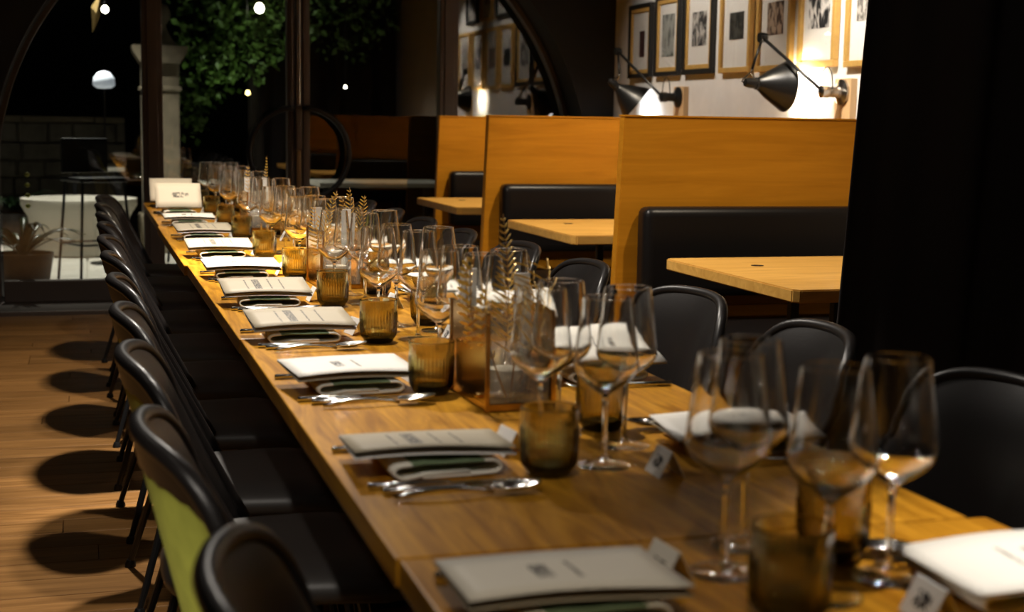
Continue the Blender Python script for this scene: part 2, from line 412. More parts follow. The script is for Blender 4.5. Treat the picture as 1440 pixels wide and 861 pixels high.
for k in range(0, 8, 2):
    a, b = edges[k], edges[k+1]
    MB().box(a, b, GY-.035, GY+.035, .03, .17, .006).obj('bottom_rail', 'frame_bronze', win)
    n = 14; xs = [a+(b-a)*i/n for i in range(n+1)]
    out = [(a, .16)]+[(x, archz(x)) for x in xs]+[(b, .16)]
    mb = MB().prism(out, 1, GY-.004, GY+.004); mb.obj('pane', 'pane_glass', win)
# door meeting stile with lock plate and the ring handles
MB().box(1.046, 1.074, GY-.075, GY-.03, .1, 2.4, .004).obj('meeting_stile', 'nickel', win)
MB().box(1.038, 1.082, GY-.10, GY-.06, 1.02, 1.32, .012).obj('lock_plate', 'frame_bronze', win)
for s in (-1, 1):
    pts = [(1.06+s*(.035+.295*math.sin(math.pi*k/24)), GY-.13, 1.0+.30*math.cos(math.pi*k/24)) for k in range(25)]
    h = MB().tube(pts, .019, 10)
    for z in (1.30, .70): h.tube([(1.06+s*.04, GY-.13, z), (1.06+s*.04, GY-.04, z)], .014, 8)
    h.obj('ring_handle', 'black_steel', win, smooth=True)

# ================================================================== LONG TABLE
TZ = .75
tabs = [(.003, .745, -.20, 1.475), (0, .722, 1.48, 3.09), (-.002, .722, 3.095, 4.70), (-.012, .71, 4.705, 6.42), (-.004, .718, 6.425, 8.20)]
for i, (xa, xb, ya, yb) in enumerate(tabs):
    lab = ['nearest oak table of the long row, under the closest wine glasses', 'second oak table of the row, under the nearest brass lantern', 'third oak table of the row from the camera', 'fourth oak table of the row, under the bright spotlight', 'farthest oak table of the row, nearest the glass doors'][i]
    t = thing('dining_table', lab, 'table', ((xa+xb)/2, (ya+yb)/2, 0), 0, 'oak tables joined in one long row')
    hx, hy = (xb-xa)/2, (yb-ya)/2
    MB().box(-hx, hx, -hy, hy, TZ-.034, TZ, .003).obj('table_top', 'oak_table', t)
    for sy in (-1, 1):
        MB().box(-.03, .03, sy*(hy-.35)-.03, sy*(hy-.35)+.03, .02, TZ-.034, .004).obj('leg', 'black_steel', t)
        MB().box(-.10, .10, sy*(hy-.35)-.03, sy*(hy-.35)+.03, 0, .02, .004).obj('foot_bar', 'black_steel', t)

# ================================================================== CHAIRS
def make_chair():
    t = thing('shell_chair', 'chair', 'chair')
    TH = R(66)
    def base(u, v, off):
        th = (u*2-1)*TH; k = abs(u*2-1)
        zt = .815-.020*k**2-.10*k**5; zb = .40+.05*k**2
        z = zb+(zt-zb)*v
        rx, ry = .215, .235
        lean = -.10*(v-.35)
        y = (ry-off)*math.sin(th)/math.sin(TH)*(1-.10*(1-v)); x = -.22+(rx)*(1-math.cos(th))*(1-.25*v)+off*math.cos(th)+lean
        return Vector((x, y, z))
    nu, nv = 28, 10
    out = MB().grid(lambda u, v: base(u, v, 0), nu, nv)
    o = out.obj('back_shell', 'green_velvet', t, smooth=True, recalc=False)
    md = o.modifiers.new('solid', 'SOLIDIFY'); md.thickness = .008; md.offset = 0
    pad = MB()
    def inner(u, v):
        k = abs(u*2-1); puff = .013+.030*math.sin(math.pi*min(1, max(0, v)))**.6*(1-k**4)
        return base(u, v, puff)
    pad.grid(inner, nu, nv)
    # rolled leather edge running round the shell
    rim = [base(i/nu, 1, .005) for i in range(nu+1)]
    e0 = [base(0, v/6, .005) for v in range(0, 6)]; e1 = [base(1, 1-v/6, .005) for v in range(1, 7)]
    pad.tube(e0+rim+e1, .0135, 10)
    pad.grid(lambda u, v: base(u, .885+.008*math.cos(u*70)*(1-v)+.115*v, -.0065), nu, 3, True)
    pad.obj('backrest', 'black_leather', t, smooth=True)
    def seat(u, v):
        a = u*2*math.pi; r = v; n = 3.6
        ca, sa = math.cos(a), math.sin(a)
        q = (abs(ca)**n+abs(sa)**n)**(-1/n)
        return ca*q*r, sa*q*r
    sp = MB(); K = 40
    prof = [(0, .462), (.55, .465), (.82, .462), (.95, .450), (1, .432), (.98, .415), (.9, .405), (0, .405)]
    rings = []
    for r, z in prof:
        if r == 0: rings.append([sp.bm.verts.new((.02, 0, z))]); continue
        ring = []
        for i in range(K):
            X, Y = seat(i/K, r); X = X*.235+.015; ring.append(sp.bm.verts.new((X, Y*(.215+.02*X/.2), z+(.0 if X < .1 else -(X-.1)*.12))))
        rings.append(ring)
    for A, B in zip(rings, rings[1:]):
        for i in range(K):
            j = (i+1) % K
            if len(A) == 1: sp.bm.faces.new((A[0], B[i], B[j]))
            elif len(B) == 1: sp.bm.faces.new((A[i], B[0], A[j]))
            else: sp.bm.faces.new((A[i], B[i], B[j], A[j]))
    sp.obj('seat', 'seat_leather_sheen', t, smooth=True)
    for sx, fx in ((-1, -.235), (1, .19)):
        for sy in (-1, 1):
            leg = MB().tube([(sx*.12, sy*.13, .405), (fx, sy*.205, .012)], [.011, .0085], 8)
            l = leg.obj('leg', 'black_steel', t, smooth=True, sharp=40)
            MB().lathe([(0, 0), (.015, 0), (.015, .008), (.010, .020), (0, .020)], 12).obj('foot_glide', 'black_steel', l, smooth=True, loc=(fx, sy*.205, 0), sharp=40)
    MB().tube([(-.13, -.14, .402), (-.13, .14, .402), (.13, .14, .402), (.13, -.14, .402), (-.13, -.14, .402)], .008, 6).obj('seat_frame', 'black_steel', t)
    return t
chair = make_chair()
first = True
Lc = [1.25, 1.92, 2.53, 3.10, 3.72, 4.36, 4.96, 5.60, 6.20, 6.85, 7.42]
for i, y in enumerate(Lc):
    lab = f'black leather shell chair with green back, {ORD[i]} from the camera along the left side'
    if i == 10: lab = 'black leather chair at the far end of the left side, turned toward the glass'
    loc = (.018+rnd.uniform(-.006, .006), y, 0); rz = rnd.uniform(-.05, .05)
    if i == 10: loc = (.03, y+.06, 0); rz = -.18
    if i == 0: loc = (.06, y, 0); rz = -.12
    if first: c = chair; c.location = loc; c.rotation_euler = (0, 0, rz); first = False
    else: c = dup(chair, loc, rz)
    tag(c, lab, 'chair', 'shell chairs along the left side')
Rc = [(.86, 1.45, 0), (.88, 1.95, .03), (.87, 2.60, -.10), (.86, 3.18, .10), (.85, 3.93, 0), (.84, 4.55, .05), (.79, 5.15, -.04), (.79, 5.78, .03), (.79, 6.4, -.05), (.79, 7.05, 0)]
for i, (x, y, a) in enumerate(Rc):
    tag(dup(chair, (x, y, 0), math.pi+a), f'black shell chair, {ORD[i]} from the camera along the right side by the booths', 'chair', 'shell chairs along the right side')

# ================================================================== BOOTHS
for i, (Yp, xl) in enumerate([(5.30, 1.735), (7.28, 1.735), (9.16, 1.93)]):
    w_ = ['nearest', 'middle', 'farthest'][i]
    t = thing('booth_partition', f'{w_} honey-coloured oak booth partition behind a black leather bench', 'partition', (0, Yp, 0), 0, 'oak booth partitions')
    th = .055
    MB().prism([(xl-.045, 0), (XW-.004, 0), (XW-.004, 1.256), (xl, 1.256)], 1, 0, th, .003).obj('panel', 'oak_veneer', t)
    MB().box(xl-.002, XW-.004, -.004, th+.004, 1.2562, 1.2642, .002).obj('edge_strip', 'oak_veneer', t)
    b = thing('bench', f'black leather bench of the {w_} booth, against its oak partition', 'bench', (0, Yp, 0), 0, 'booth benches')
    x0 = xl+.055
    MB().box(x0, XW-.01, -.115, -.004, .545, .905, .042, 4).obj('backrest', 'bench_leather', b, smooth=True)
    MB().box(xl+.09, XW-.01, -.62, -.01, .345, .445, .03, 3).obj('seat', 'bench_leather', b, smooth=True)
    MB().box(xl+.02, XW-.01, -.56, -.004, 0, .343, .004).obj('base', 'oak_veneer', b)
    MB().box(xl+.03, XW-.01, -.035, -.004, .452, .50, .004).obj('back_rail', 'oak_veneer', b)
for i, (Yp, xl) in enumerate([(5.30, 1.735), (7.28, 1.735)]):
    w_ = ['nearest', 'middle'][i]
    b = thing('bench', f'black leather bench on the far side of the {w_} partition, mirrored in the glass', 'bench', (0, Yp+.055, 0), 0, 'booth benches')
    MB().box(xl+.055, XW-.01, .004, .115, .545, .905, .042, 4).obj('backrest', 'bench_leather', b, smooth=True)
    MB().box(xl+.09, XW-.01, .01, .38, .345, .445, .03, 3).obj('seat', 'bench_leather', b, smooth=True)
    MB().box(xl+.02, XW-.01, .004, .34, 0, .343, .004).obj('base', 'oak_veneer', b)
for i, (ya, yb) in enumerate([(3.74, 4.73), (5.74, 6.74), (7.70, 8.74)]):
    w_ = ['nearest', 'middle', 'farthest'][i]
    t = thing('booth_table', f'{w_} pale oak booth table on black legs', 'table', (1.68, (ya+yb)/2, 0), 0, 'booth tables')
    h = (yb-ya)/2
    out = [(.02, -h), (1.42, -h), (1.42, h), (.02, h), (.0, h-.02), (.0, -h+.02)]
    MB().prism(out, 2, .71, .75, .004).obj('table_top', 'oak_booth_top', t)
    MB().lathe([(0, 0), (.022, 0), (.022, .0015), (0, .0015)], 20).obj('cable_cap', 'black_steel', t, loc=(.22, h-.30, .7502))
    for lx, ly in ((.42, -.30), (.42, .0), (.42, .30), (1.1, 0)):
        MB().box(lx-.016, lx+.016, ly-.016, ly+.016, .012, .71, .003).obj('leg', 'black_steel', t)
    MB().box(.2, 1.3, -.33, .33, 0, .012, .004).obj('base_plate', 'black_steel', t)

# ================================================================== CURTAIN
def curtain():
    mb = MB()
    def f(u, v):
        z = .01+v*3.05; s = u*1.75
        wav = .045*math.sin(s*19)+.025*math.sin(s*31+1.3)+.012*math.sin(s*9+v*1.5)
        return Vector((1.386+s+.06*z*(1-u), 3.02+wav*(1-.25*v)+.03*u, z))
    mb.grid(f, 160, 10)
    o = mb.obj('curtain', 'velvet_curtain', None, smooth=True, recalc=False)
    md = o.modifiers.new('solid', 'SOLIDIFY'); md.thickness = .006
    return o
tag(curtain(), 'heavy black floor-length curtain hanging in folds at the right', 'curtain')

# ================================================================== PICTURES
for nm, c0, c1, sc, sd in [('photo_a', (.05, .02, .02), (.13, .06, .05), 14, 1), ('photo_b', (.09, .10, .09), (.36, .37, .34), 12, 2), ('photo_c', (.03, .03, .03), (.55, .52, .47), 18, 3), ('photo_d', (.012, .014, .012), (.07, .07, .06), 20, 4), ('photo_e', (.08, .045, .03), (.48, .36, .26), 20, 5), ('photo_f', (.02, .02, .02), (.72, .68, .62), 15, 6), ('photo_g', (.16, .15, .13), (.60, .56, .50), 22, 7)]:
    photo_mat(nm, c0, c1, sc, sd)
def picture(y0, y1, z0, z1, fm, fw, ph, lab, inner=True):
    w2, h2 = (y0-y1)/2, (z1-z0)/2
    t = thing('framed_photograph', lab, 'picture', (XW-.001, (y0+y1)/2, (z0+z1)/2), 0, 'framed photographs on the wall')
    d = .03
    MB().box(-.012, 0, -w2+.004, w2-.004, -h2+.004, h2-.004).obj('backing', 'mat_board', t)
    fr = MB()
    for a in ((-w2, w2, h2-fw, h2), (-w2, w2, -h2, -h2+fw), (-w2, -w2+fw, -h2+fw, h2-fw), (w2-fw, w2, -h2+fw, h2-fw)):
        fr.box(-d, 0, a[0], a[1], a[2], a[3], .003, 1)
    fr.obj('frame', fm, t)
    if inner:
        li = MB(); q = fw+.028
        for a in ((-w2+fw, w2-fw, h2-q, h2-fw), (-w2+fw, w2-fw, -h2+fw, -h2+q), (-w2+fw, -w2+q, -h2+q, h2-q), (w2-q, w2-fw, -h2+q, h2-q)):
            li.box(-.022, 0, a[0], a[1], a[2], a[3], .003, 1)
        li.obj('inner_moulding', 'gold_frame', t)
    nm, cy, cz, pw_, phh = ph
    MB().box(-.0145, -.0122, -pw_/2+cy, pw_/2+cy, cz-phh/2, cz+phh/2).obj('print', nm, t)
    MB().box(-.017, -.0155, -w2+fw, w2-fw, -h2+fw, h2-fw).obj('pane', 'picture_glass', t)
    return t
P = [(8.985, 8.60, 1.530, 2.005, 'frame_black', .026, ('photo_a', -.02, -.02, .085, .165), 'black and gold framed tiny dark photograph, leftmost on the wall', True),
     (8.53, 8.145, 1.530, 2.03, 'frame_black', .026, ('photo_b', .0, .0, .19, .26), 'black and gold framed grey-green photograph, second from the left', True),
     (8.08, 7.655, 1.528, 2.07, 'frame_black', .030, ('photo_c', .0, -.005, .20, .20), 'black and gold framed photograph of standing figures, third from the left', True),
     (7.56, 7.165, 1.523, 2.06, 'gold_frame', .030, ('photo_d', .0, -.01, .18, .15), 'gold framed small dark photograph above the near lamp arm', False),
     (7.095, 6.70, 1.517, 2.06, 'gold_frame', .032, ('photo_e', -.0, .005, .18, .17), 'gold framed sepia photograph behind the near lamp elbow', False),
     (6.62, 6.24, 1.520, 2.06, 'gold_frame', .034, ('photo_f', .0, .02, .21, .19), 'gold framed high-contrast photograph, second from the curtain', False),
     (6.15, 5.74, 1.513, 2.06, 'gold_frame', .030, ('photo_g', .0, .05, .24, .22), 'gold framed pale street photograph, cut off by the curtain', False)]
for a in P: picture(*a)
for k, y in enumerate((8.9, 8.42, 7.95, 7.4, 6.9, 6.4)):
    picture(y, y-.38, 2.13, 2.62, 'frame_black' if k % 2 else 'gold_frame', .03, (['photo_g', 'photo_c', 'photo_b'][k % 3], 0, 0, .19, .2), f'upper-row framed photograph reflected in the glass, {ORD[k]} from the window', False)

# ================================================================== WALL LAMPS
def wall_lamp(Y, lab, metal, bulb, power, col, elbow, joint, sock, aim, bulb_r=.028):
    t = thing('wall_lamp', lab, 'lamp', (XW, Y, 0), 0, 'articulated wall lamps')
    MB().box(-.035, 0, -.075, .075, 1.20, 1.46, .003).obj('mounting_block', 'block_wood', t)
    MB().lathe([(0, 0), (.062, 0), (.062, .010), (.045, .018), (.03, .024), (.03, .03), (0, .03)], 28).xf(Matrix.Translation((-.035, 0, 1.395)) @ Matrix.Rotation(-math.pi/2, 4, 'Y')).obj('wall_plate', metal, t, smooth=True, sharp=40)
    MB().lathe([(0, .03), (.026, .03), (.026, .075), (.03, .08), (.03, .115), (.02, .122), (0, .122)], 24).xf(Matrix.Translation((-.035, 0, 1.395)) @ Matrix.Rotation(-math.pi/2, 4, 'Y')).obj('pivot_knob', metal, t, smooth=True, sharp=40)
    p0 = Vector((-.145, .0, 1.40)); e = Vector(elbow); j = Vector(joint); s = Vector(sock); a = Vector(aim).normalized()
    MB().tube([p0, e], .0085, 10).obj('arm', 'lamp_black', t, smooth=True)
    MB().lathe([(0, -.02), (.024, -.02), (.026, 0), (.024, .02), (0, .02)], 20).xf(Matrix.Translation(e) @ Matrix.Rotation(math.pi/2, 4, 'Y')).obj('elbow_joint', 'lamp_black', t, smooth=True, sharp=40)
    MB().tube([e, j], .007, 10).obj('forearm', 'lamp_black', t, smooth=True)
    # stirrup between forearm and socket
    MB().tube([j, j+Vector((0, .012, -.02)), s+Vector((0, .01, .03)), s-a*.02+Vector((0, 0, .012))], .004, 8).obj('stirrup', 'nickel', t, smooth=True)
    cab = [j+Vector((0, .005, -.01)), j+Vector((-.01, .06, -.045)), s-a*.09+Vector((0, .015, .0)), s-a*.05]
    cp = []
    for k in range(13):
        u = k/12; cp.append(((1-u)**3)*cab[0]+3*u*(1-u)**2*cab[1]+3*u*u*(1-u)*cab[2]+u**3*cab[3])
    MB().tube(cp, .0038, 6).obj('cable', 'lamp_black', t, smooth=True)
    cp = [Vector((-.10+.0*math.sin(k), .06*math.cos(math.pi*k/10)-.0+.02, 1.42+.095*math.sin(math.pi*k/10)*(1.0))) for k in range(11)]
    MB().tube([q+Vector((0, .02, -.02 if k > 8 else 0)) for k, q in enumerate(cp)], .003, 6).obj('cable', 'lamp_black', t, smooth=True)
    rot = a.to_track_quat('Z', 'Y').to_matrix().to_4x4()
    mt = Matrix.Translation(s) @ rot
    MB().lathe([(0, -.06), (.020, -.055), (.026, -.03), (.026, .0), (.031, .004), (.031, .03), (.0, .03)], 24).xf(mt).obj('socket', 'lamp_black', t, smooth=True, sharp=40)
    sh = MB().lathe([(.032, .015), (.040, .03), (.066, .065), (.104, .13), (.124, .165), (.128, .170), (.1285, .174), (.1255, .174), (.121, .165), (.101, .13), (.063, .065), (.037, .031), (.028, .018)], 40).xf(mt).obj('shade', 'lamp_black', t, smooth=True, sharp=50)
    MB().lathe([(.0, .031), (.0362, .0315), (.062, .0655), (.100, .1305), (.120, .1655), (.1245, .1725)], 40).xf(mt).obj('shade_lining', 'lamp_white', t, smooth=True)
    MB().lathe([(0, .035), (.012, .036), (.014, .06), (bulb_r, .085), (bulb_r, .105), (.018, .128), (0, .134)], 20).xf(mt).obj('bulb', bulb, t, smooth=True)
    lt = spot('wall_lamp_light', Vector((XW, Y, 0))+s+a*.15, Vector((XW, Y, 0))+s+a, power, 118, col, .35, .022)
    return t
wall_lamp(6.13, 'black cone wall lamp with nickel pivot beside the curtain, lit warm', 'nickel', 'wall_bulb_warm', 28, (1, .86, .66), (-.20, .535, 1.675), (-.27, .50, 1.512), (-.30, .40, 1.440), (.95, .02, -.06))
wall_lamp(8.10, 'black cone wall lamp pointing down at the left end of the picture wall', 'lamp_black', 'wall_bulb_cool', 11, (.80, .89, 1), (-.17, .70, 1.697), (-.20, .58, 1.548), (-.20, .63, 1.470), (.74, -.24, -.63))

# ================================================================== TABLEWARE PROTOTYPES
def make_wine():
    t = thing('wine_glass', 'glass', 'wine glass')
    bo = [(0, .0975), (.0035, .098), (.010, .104), (.022, .112), (.0345, .122), (.0425, .131), (.0458, .138), (.0462, .142), (.0450, .152), (.0418, .180), (.0380, .210), (.0349, .2345), (.0345, .2376), (.03445, .2382)]
    bi = [(.0340, .2385), (.03355, .2382), (.0336, .2376), (.0340, .2345), (.0369, .210), (.0406, .180), (.0438, .152), (.0449, .143), (.0444, .139), (.0410, .1325), (.033, .1245), (.0205, .1155), (.009, .1085), (0, .1065)]
    MB().lathe(bo+bi, 40).obj('bowl', 'wine_glass', t, smooth=True, recalc=False)
    MB().lathe([(0, 0), (.0375, 0), (.0385, .0012), (.0375, .0022), (.022, .0035), (.009, .0065), (.006, .0095), (0, .0095)], 32).obj('foot', 'foot_glass', t, smooth=True)
    MB().lathe([(0, .010), (.0058, .0102), (.0048, .014), (.0036, .03), (.0034, .06), (.0036, .085), (.0042, .092), (.0048, .0965), (0, .0972)], 28).obj('stem', 'stem_glass', t, smooth=True)
    return t
def make_tumbler():
    t = thing('ribbed_tumbler', 'tumbler', 'tumbler')
    n = 108
    def rib(r, z, k):
        if .012 < z < .070 and r > .0374:
            env = min(1, (z-.012)/.006, (.070-z)/.004); return r+.0016*env*math.cos(2*math.pi*k/3)
        return r
    po = [(0, .0), (.026, .0), (.0275, .0003), (.0305, .003), (.034, .009), (.0362, .0125), (.0375, .018), (.0385, .028), (.0392, .045), (.0396, .063), (.0398, .068), (.0399, .0705), (.0402, .080), (.0405, .0915), (.0405, .0932), (.0402, .0941), (.0395, .0945)]
    pi = [(.0388, .0941), (.0385, .0932), (.0384, .0915), (.0376, .080), (.0370, .060), (.0360, .035), (.0345, .020), (.030, .0135), (.02, .012), (0, .0115)]
    MB().lathe(po+pi, n, rib).obj('glass_wall', 'amber_glass', t, smooth=True, recalc=False)
    return t
def make_napkin():
    """flat roll of cloth seen from its open end, axis along local y"""
    prof = []
    hw, hz = .074, .0095
    def lobe(cx, cz, w_, h_, a0, a1, n):
        return [(cx+w_*math.cos(a0+(a1-a0)*k/n), cz+h_*math.sin(a0+(a1-a0)*k/n)) for k in range(n+1)]
    prof += [(-.045, .0085), (.02, .0080)]
    prof = [(-.030, .0075), (.035, .0070), (.056, .0042)]
    prof = [(.050, .0095), (-.038, .0085)]                      # inner flap
    path = [(.030, .0065), (-.030, .0060), (-.045, .0035), (-.058, .0022)]
    path += lobe(-.060, .0105, .014, .0085, -math.pi/2, -3*math.pi/2, 8)
    path += [(-.03, .0205), (0, .0195), (.03, .0205)]
    path += lobe(.060, .0105, .014, .0085, math.pi/2, -math.pi/2, 8)
    path += [(.03, .0022), (-.035, .0022)]
    mb = MB(); L_ = .085; n = len(path)
    def f(u, v):
        k = u*(n-1); i = min(int(k), n-2); a = k-i
        x = path[i][0]*(1-a)+path[i+1][0]*a; z = path[i][1]*(1-a)+path[i+1][1]*a
        yy = (v*2-1)*L_; return Vector((x*(1-.03*math.sin(yy*30)), yy, z+.0008*math.sin(x*90+yy*40)))
    mb.grid(f, n-1, 6)
    o = mb.obj('rolled_napkin', 'napkin_cloth', None, smooth=True, recalc=False)
    md = o.modifiers.new('solid', 'SOLIDIFY'); md.thickness = .0036; md.offset = 0
    return o
def make_menu(mat, back):
    """folded card, about A5, long side along local x, its leaves a little apart"""
    t = thing('menu_card', 'menu', 'menu')
    def leaf(z0, lift, curve, name, mt):
        mb = MB()
        def f(u, v):
            x = (u-.5)*.222; yy = (v-.5)*.150
            return Vector((x, yy, z0+lift*(1-v)+curve*math.sin(math.pi*u)*.5+.003*math.sin(u*4)*(1-v)))
        mb.grid(f, 10, 4); o = mb.obj(name, mt, t, smooth=True, recalc=False)
        md = o.modifiers.new('solid', 'SOLIDIFY'); md.thickness = .0012; md.offset = 0
    leaf(.001, 0, 0, 'back_leaf', back); leaf(.0035, .007, .003, 'front_leaf', mat)
    return t
def make_knife():
    t = thing('knife', 'knife', 'knife')
    MB().tube([(-.105, 0, .0045), (-.104, 0, .0045), (-.06, 0, .0042), (0, 0, .0036), (.008, 0, .003)], [.003, .0052, .0048, .0034, .003], 10).obj('handle', 'cutlery_steel', t, smooth=True)
    MB().prism([(.005, -.003), (.02, -.0075), (.075, -.0085), (.10, -.004), (.105, .003), (.10, .0045), (.005, .0035)], 2, .0022, .0036, .0005).obj('blade', 'cutlery_steel', t)
    return t
def make_spoon():
    t = thing('spoon', 'spoon', 'spoon')
    pts = [(-.105+k*.0145, 0, .0045+(.007*math.sin(math.pi*k/9) if k > 2 else .002*k)) for k in range(10)]
    MB().tube(pts, [.003, .0048, .0045, .004, .0036, .0033, .003, .003, .003, .003], 10).obj('handle', 'cutlery_steel', t, smooth=True)
    mb = MB()
    def f(u, v):
        a = v*2*math.pi; r = u
        x = .056+.034*r*math.cos(a)-.004*(1-r); yy = .0205*r*math.sin(a)*(1-.12*math.cos(a)); z = .0025+.0085*r*r+.004*(x-.03)/.06
        return Vector((x, yy, z))
    mb.grid(f, 6, 24); bmesh.ops.remove_doubles(mb.bm, verts=list(mb.bm.verts), dist=1e-5)
    o = mb.obj('bowl', 'cutlery_steel', t, smooth=True); md = o.modifiers.new('solid', 'SOLIDIFY'); md.thickness = .0014
    return t
def make_fork():
    t = thing('fork', 'fork', 'fork')
    MB().tube([(-.105, 0, .0045), (-.104, 0, .0045), (-.05, 0, .0048), (.0, 0, .0075), (.035, 0, .006)], [.003, .0048, .0042, .0033, .0035], 10).obj('handle', 'cutlery_steel', t, smooth=True)
    MB().prism([(.03, -.003), (.042, -.011), (.058, -.0125), (.058, .0125), (.042, .011), (.03, .003)], 2, .0045, .0062, .0004).obj('neck', 'cutlery_steel', t)
    for k in range(4):
        yy = -.0108+k*.0072
        MB().tube([(.056, yy, .0053), (.08, yy, .0045), (.098, yy, .0095)], [.0017, .0016, .0008], 6).obj('tine', 'cutlery_steel', t, smooth=True)
    return t
def make_card(mat):
    t = thing('place_card', 'card', 'place card')
    w2, h, d, th = .028, .036, .019, .0008
    for s in (-1, 1):
        mb = MB(); a = math.atan2(d, h); Ln = math.hypot(h, d)
        nx, nz = s*math.cos(a), math.sin(a)
        v = []
        for k in (0, 1):
            o = k*th
            v += [(s*d+nx*o-s*.0006, -w2, .0004+0*o), (s*d+nx*o-s*.0006, w2, .0004), (0+nx*o, w2, h+nz*o*0), (0+nx*o, -w2, h)]
        mb.poly(v, [(0, 1, 2, 3), (7, 6, 5, 4), (0, 4, 5, 1), (1, 5, 6, 2), (2, 6, 7, 3), (3, 7, 4, 0)])
        mb.obj('front_leaf' if s < 0 else 'back_leaf', mat if s < 0 else 'white_card', t)
    return t
proto = dict(wine=make_wine(), tumbler=make_tumbler(), napkin=make_napkin(), menu=make_menu('menu_cover', 'menu_text_shaded'), menu_t=make_menu('menu_text_shaded', 'white_card'), menu_e=make_menu('menu_emblem', 'menu_text_shaded'),
             knife=make_knife(), spoon=make_spoon(), fork=make_fork(), card=make_card('card_print'), card_e=make_card('card_emblem'))
used = set()
def place(key, loc, rz, label, cat, group):
    r = proto[key]
    if key in used: r = dup(r, loc, rz)
    else: used.add(key); r.location = loc; r.rotation_euler = (0, 0, rz)
    return tag(r, label, cat, group)

# ================================================================== PLACE SETTINGS
TL = [1.20, 1.80, 2.40, 2.99, 3.59, 4.24, 4.90, 5.65, 6.41, 7.12, 7.69]
TXL = [.330, .281, .260, .284, .286, .284, .271, .273, .282, .282, .280]
Z = TZ+.0006
MEN = ['menu', 'menu_t', 'menu', 'menu_t', 'menu_t', 'menu', 'menu_t', 'menu_t', 'menu', 'menu_e', 'menu_e']
for i, yt in enumerate(TL):
    o = ORD[i]; L_ = f'{o} place from the camera, left side'; R_ = f'{o} place from the camera, right side'
    j = lambda a=.008: rnd.uniform(-a, a)
    # ---- left place
    place('tumbler', (TXL[i], yt, Z), rnd.random(), f'amber ribbed tumbler at the {L_}', 'tumbler', 'amber tumblers')
    place('wine', (.316+j(.003)+(.012 if i == 0 else 0), yt+.150+j(.004)+(.012 if i == 2 else 0), Z), rnd.random(), f'clear wine glass nearer the diner at the {L_}', 'wine glass', 'wine glasses')
    place('wine', (.374+j(.003)+(.02 if i == 0 else 0), yt+.236+j(.004)+(.012 if i == 2 else 0), Z), rnd.random(), f'clear wine glass nearer the table middle at the {L_}', 'wine glass', 'wine glasses')
    ym = yt+.075; nz = Z
    place('napkin', (.135+j(), ym+.018, nz+.0012), j(.06), f'flat-rolled cream and green napkin at the {L_}', 'napkin', 'rolled napkins')
    mk = MEN[i]; rz = [-.02, -.03, .12, .06, .03, .05, .04, .10, .03, .02, .0][i]
    m = place(mk, (.128+j(.004), ym+.012, Z+.027), rz, f'folded menu card on the napkin at the {L_}', 'menu', 'menu cards')
    tl = [0, -1, 5, 10, 11, 7, 10, 10, 6, 0, 0][i]; m.rotation_euler = (R(tl), 0, rz); m.location.z = Z+.0270+.078*math.sin(R(max(tl, 1)))
    if i >= 9:
        m.rotation_euler = (R(52), 0, rz); m.location.z = Z+.088; m.location.y = ym+.05
    place('knife', (.128+j(.004), yt-.026, Z), j(.03), f'inner steel knife at the {L_}', 'knife', 'knives')
    place('knife', (.142+j(.004), yt-.050, Z), .03+j(.02), f'outer steel knife at the {L_}', 'knife', 'knives')
    place('spoon', (.155+j(.004), yt-.088, Z), .03+j(.03), f'steel spoon at the {L_}', 'spoon', 'spoons')
    place('fork', (.120+j(), ym+.118, Z), j(.03), f'steel fork at the {L_}', 'fork', 'forks')
    place('card', (.262+j(.004), yt+.135 if i else 1.345, Z), j(.12)+.1, f'white folded place card at the {L_}', 'place card', 'place cards')
    # ---- right place
    rx, ry = (.452, .255) if i else (.470, .165)
    place('tumbler', (rx, yt+ry+j(.004), Z), rnd.random(), f'amber ribbed tumbler at the {R_}', 'tumbler', 'amber tumblers')
    g1, g2 = ((.376, .085), (.448, .160)) if i == 2 else ((.375, .030), (.448, .140)) if i else ((.397, .048), (.490, .088))
    place('wine', (g1[0]+j(.004), yt+g1[1], Z), rnd.random(), f'clear wine glass nearer the table middle at the {R_}', 'wine glass', 'wine glasses')
    place('wine', (g2[0]+j(.004), yt+g2[1], Z), rnd.random(), f'clear wine glass nearer the diner at the {R_}', 'wine glass', 'wine glasses')
    ym = yt+.10 if i else 1.215
    place('napkin', (.600+j(), ym+.02, nz+.0012), j(.06), f'flat-rolled cream and green napkin at the {R_}', 'napkin', 'rolled napkins')
    m = place('menu', (.606+j(.004), ym, Z+.0258), math.pi+[.03, -.10, .05, .1, .0, .05, -.05, .04, .0, .05, .0][i], f'folded menu card on the napkin at the {R_}', 'menu', 'menu cards')
    if i in (2, 3): m.rotation_euler = (R(-16), 0, m.rotation_euler.z); m.location.z = Z+.052
    place('knife', (.605+j(), ym+.118, Z), math.pi+j(.03), f'inner steel knife at the {R_}', 'knife', 'knives')
    place('spoon', (.585+j(), ym+.145, Z), math.pi+j(.03), f'steel spoon at the {R_}', 'spoon', 'spoons')
    place('fork', (.600+j(), ym-.115, Z), math.pi+j(.03), f'steel fork at the {R_}', 'fork', 'forks')
    place('card_e', (.437 if i else .468, yt-.035+j(.004), Z), .06+j(.1), f'white folded place card with dark emblem at the {R_}', 'place card', 'place cards')

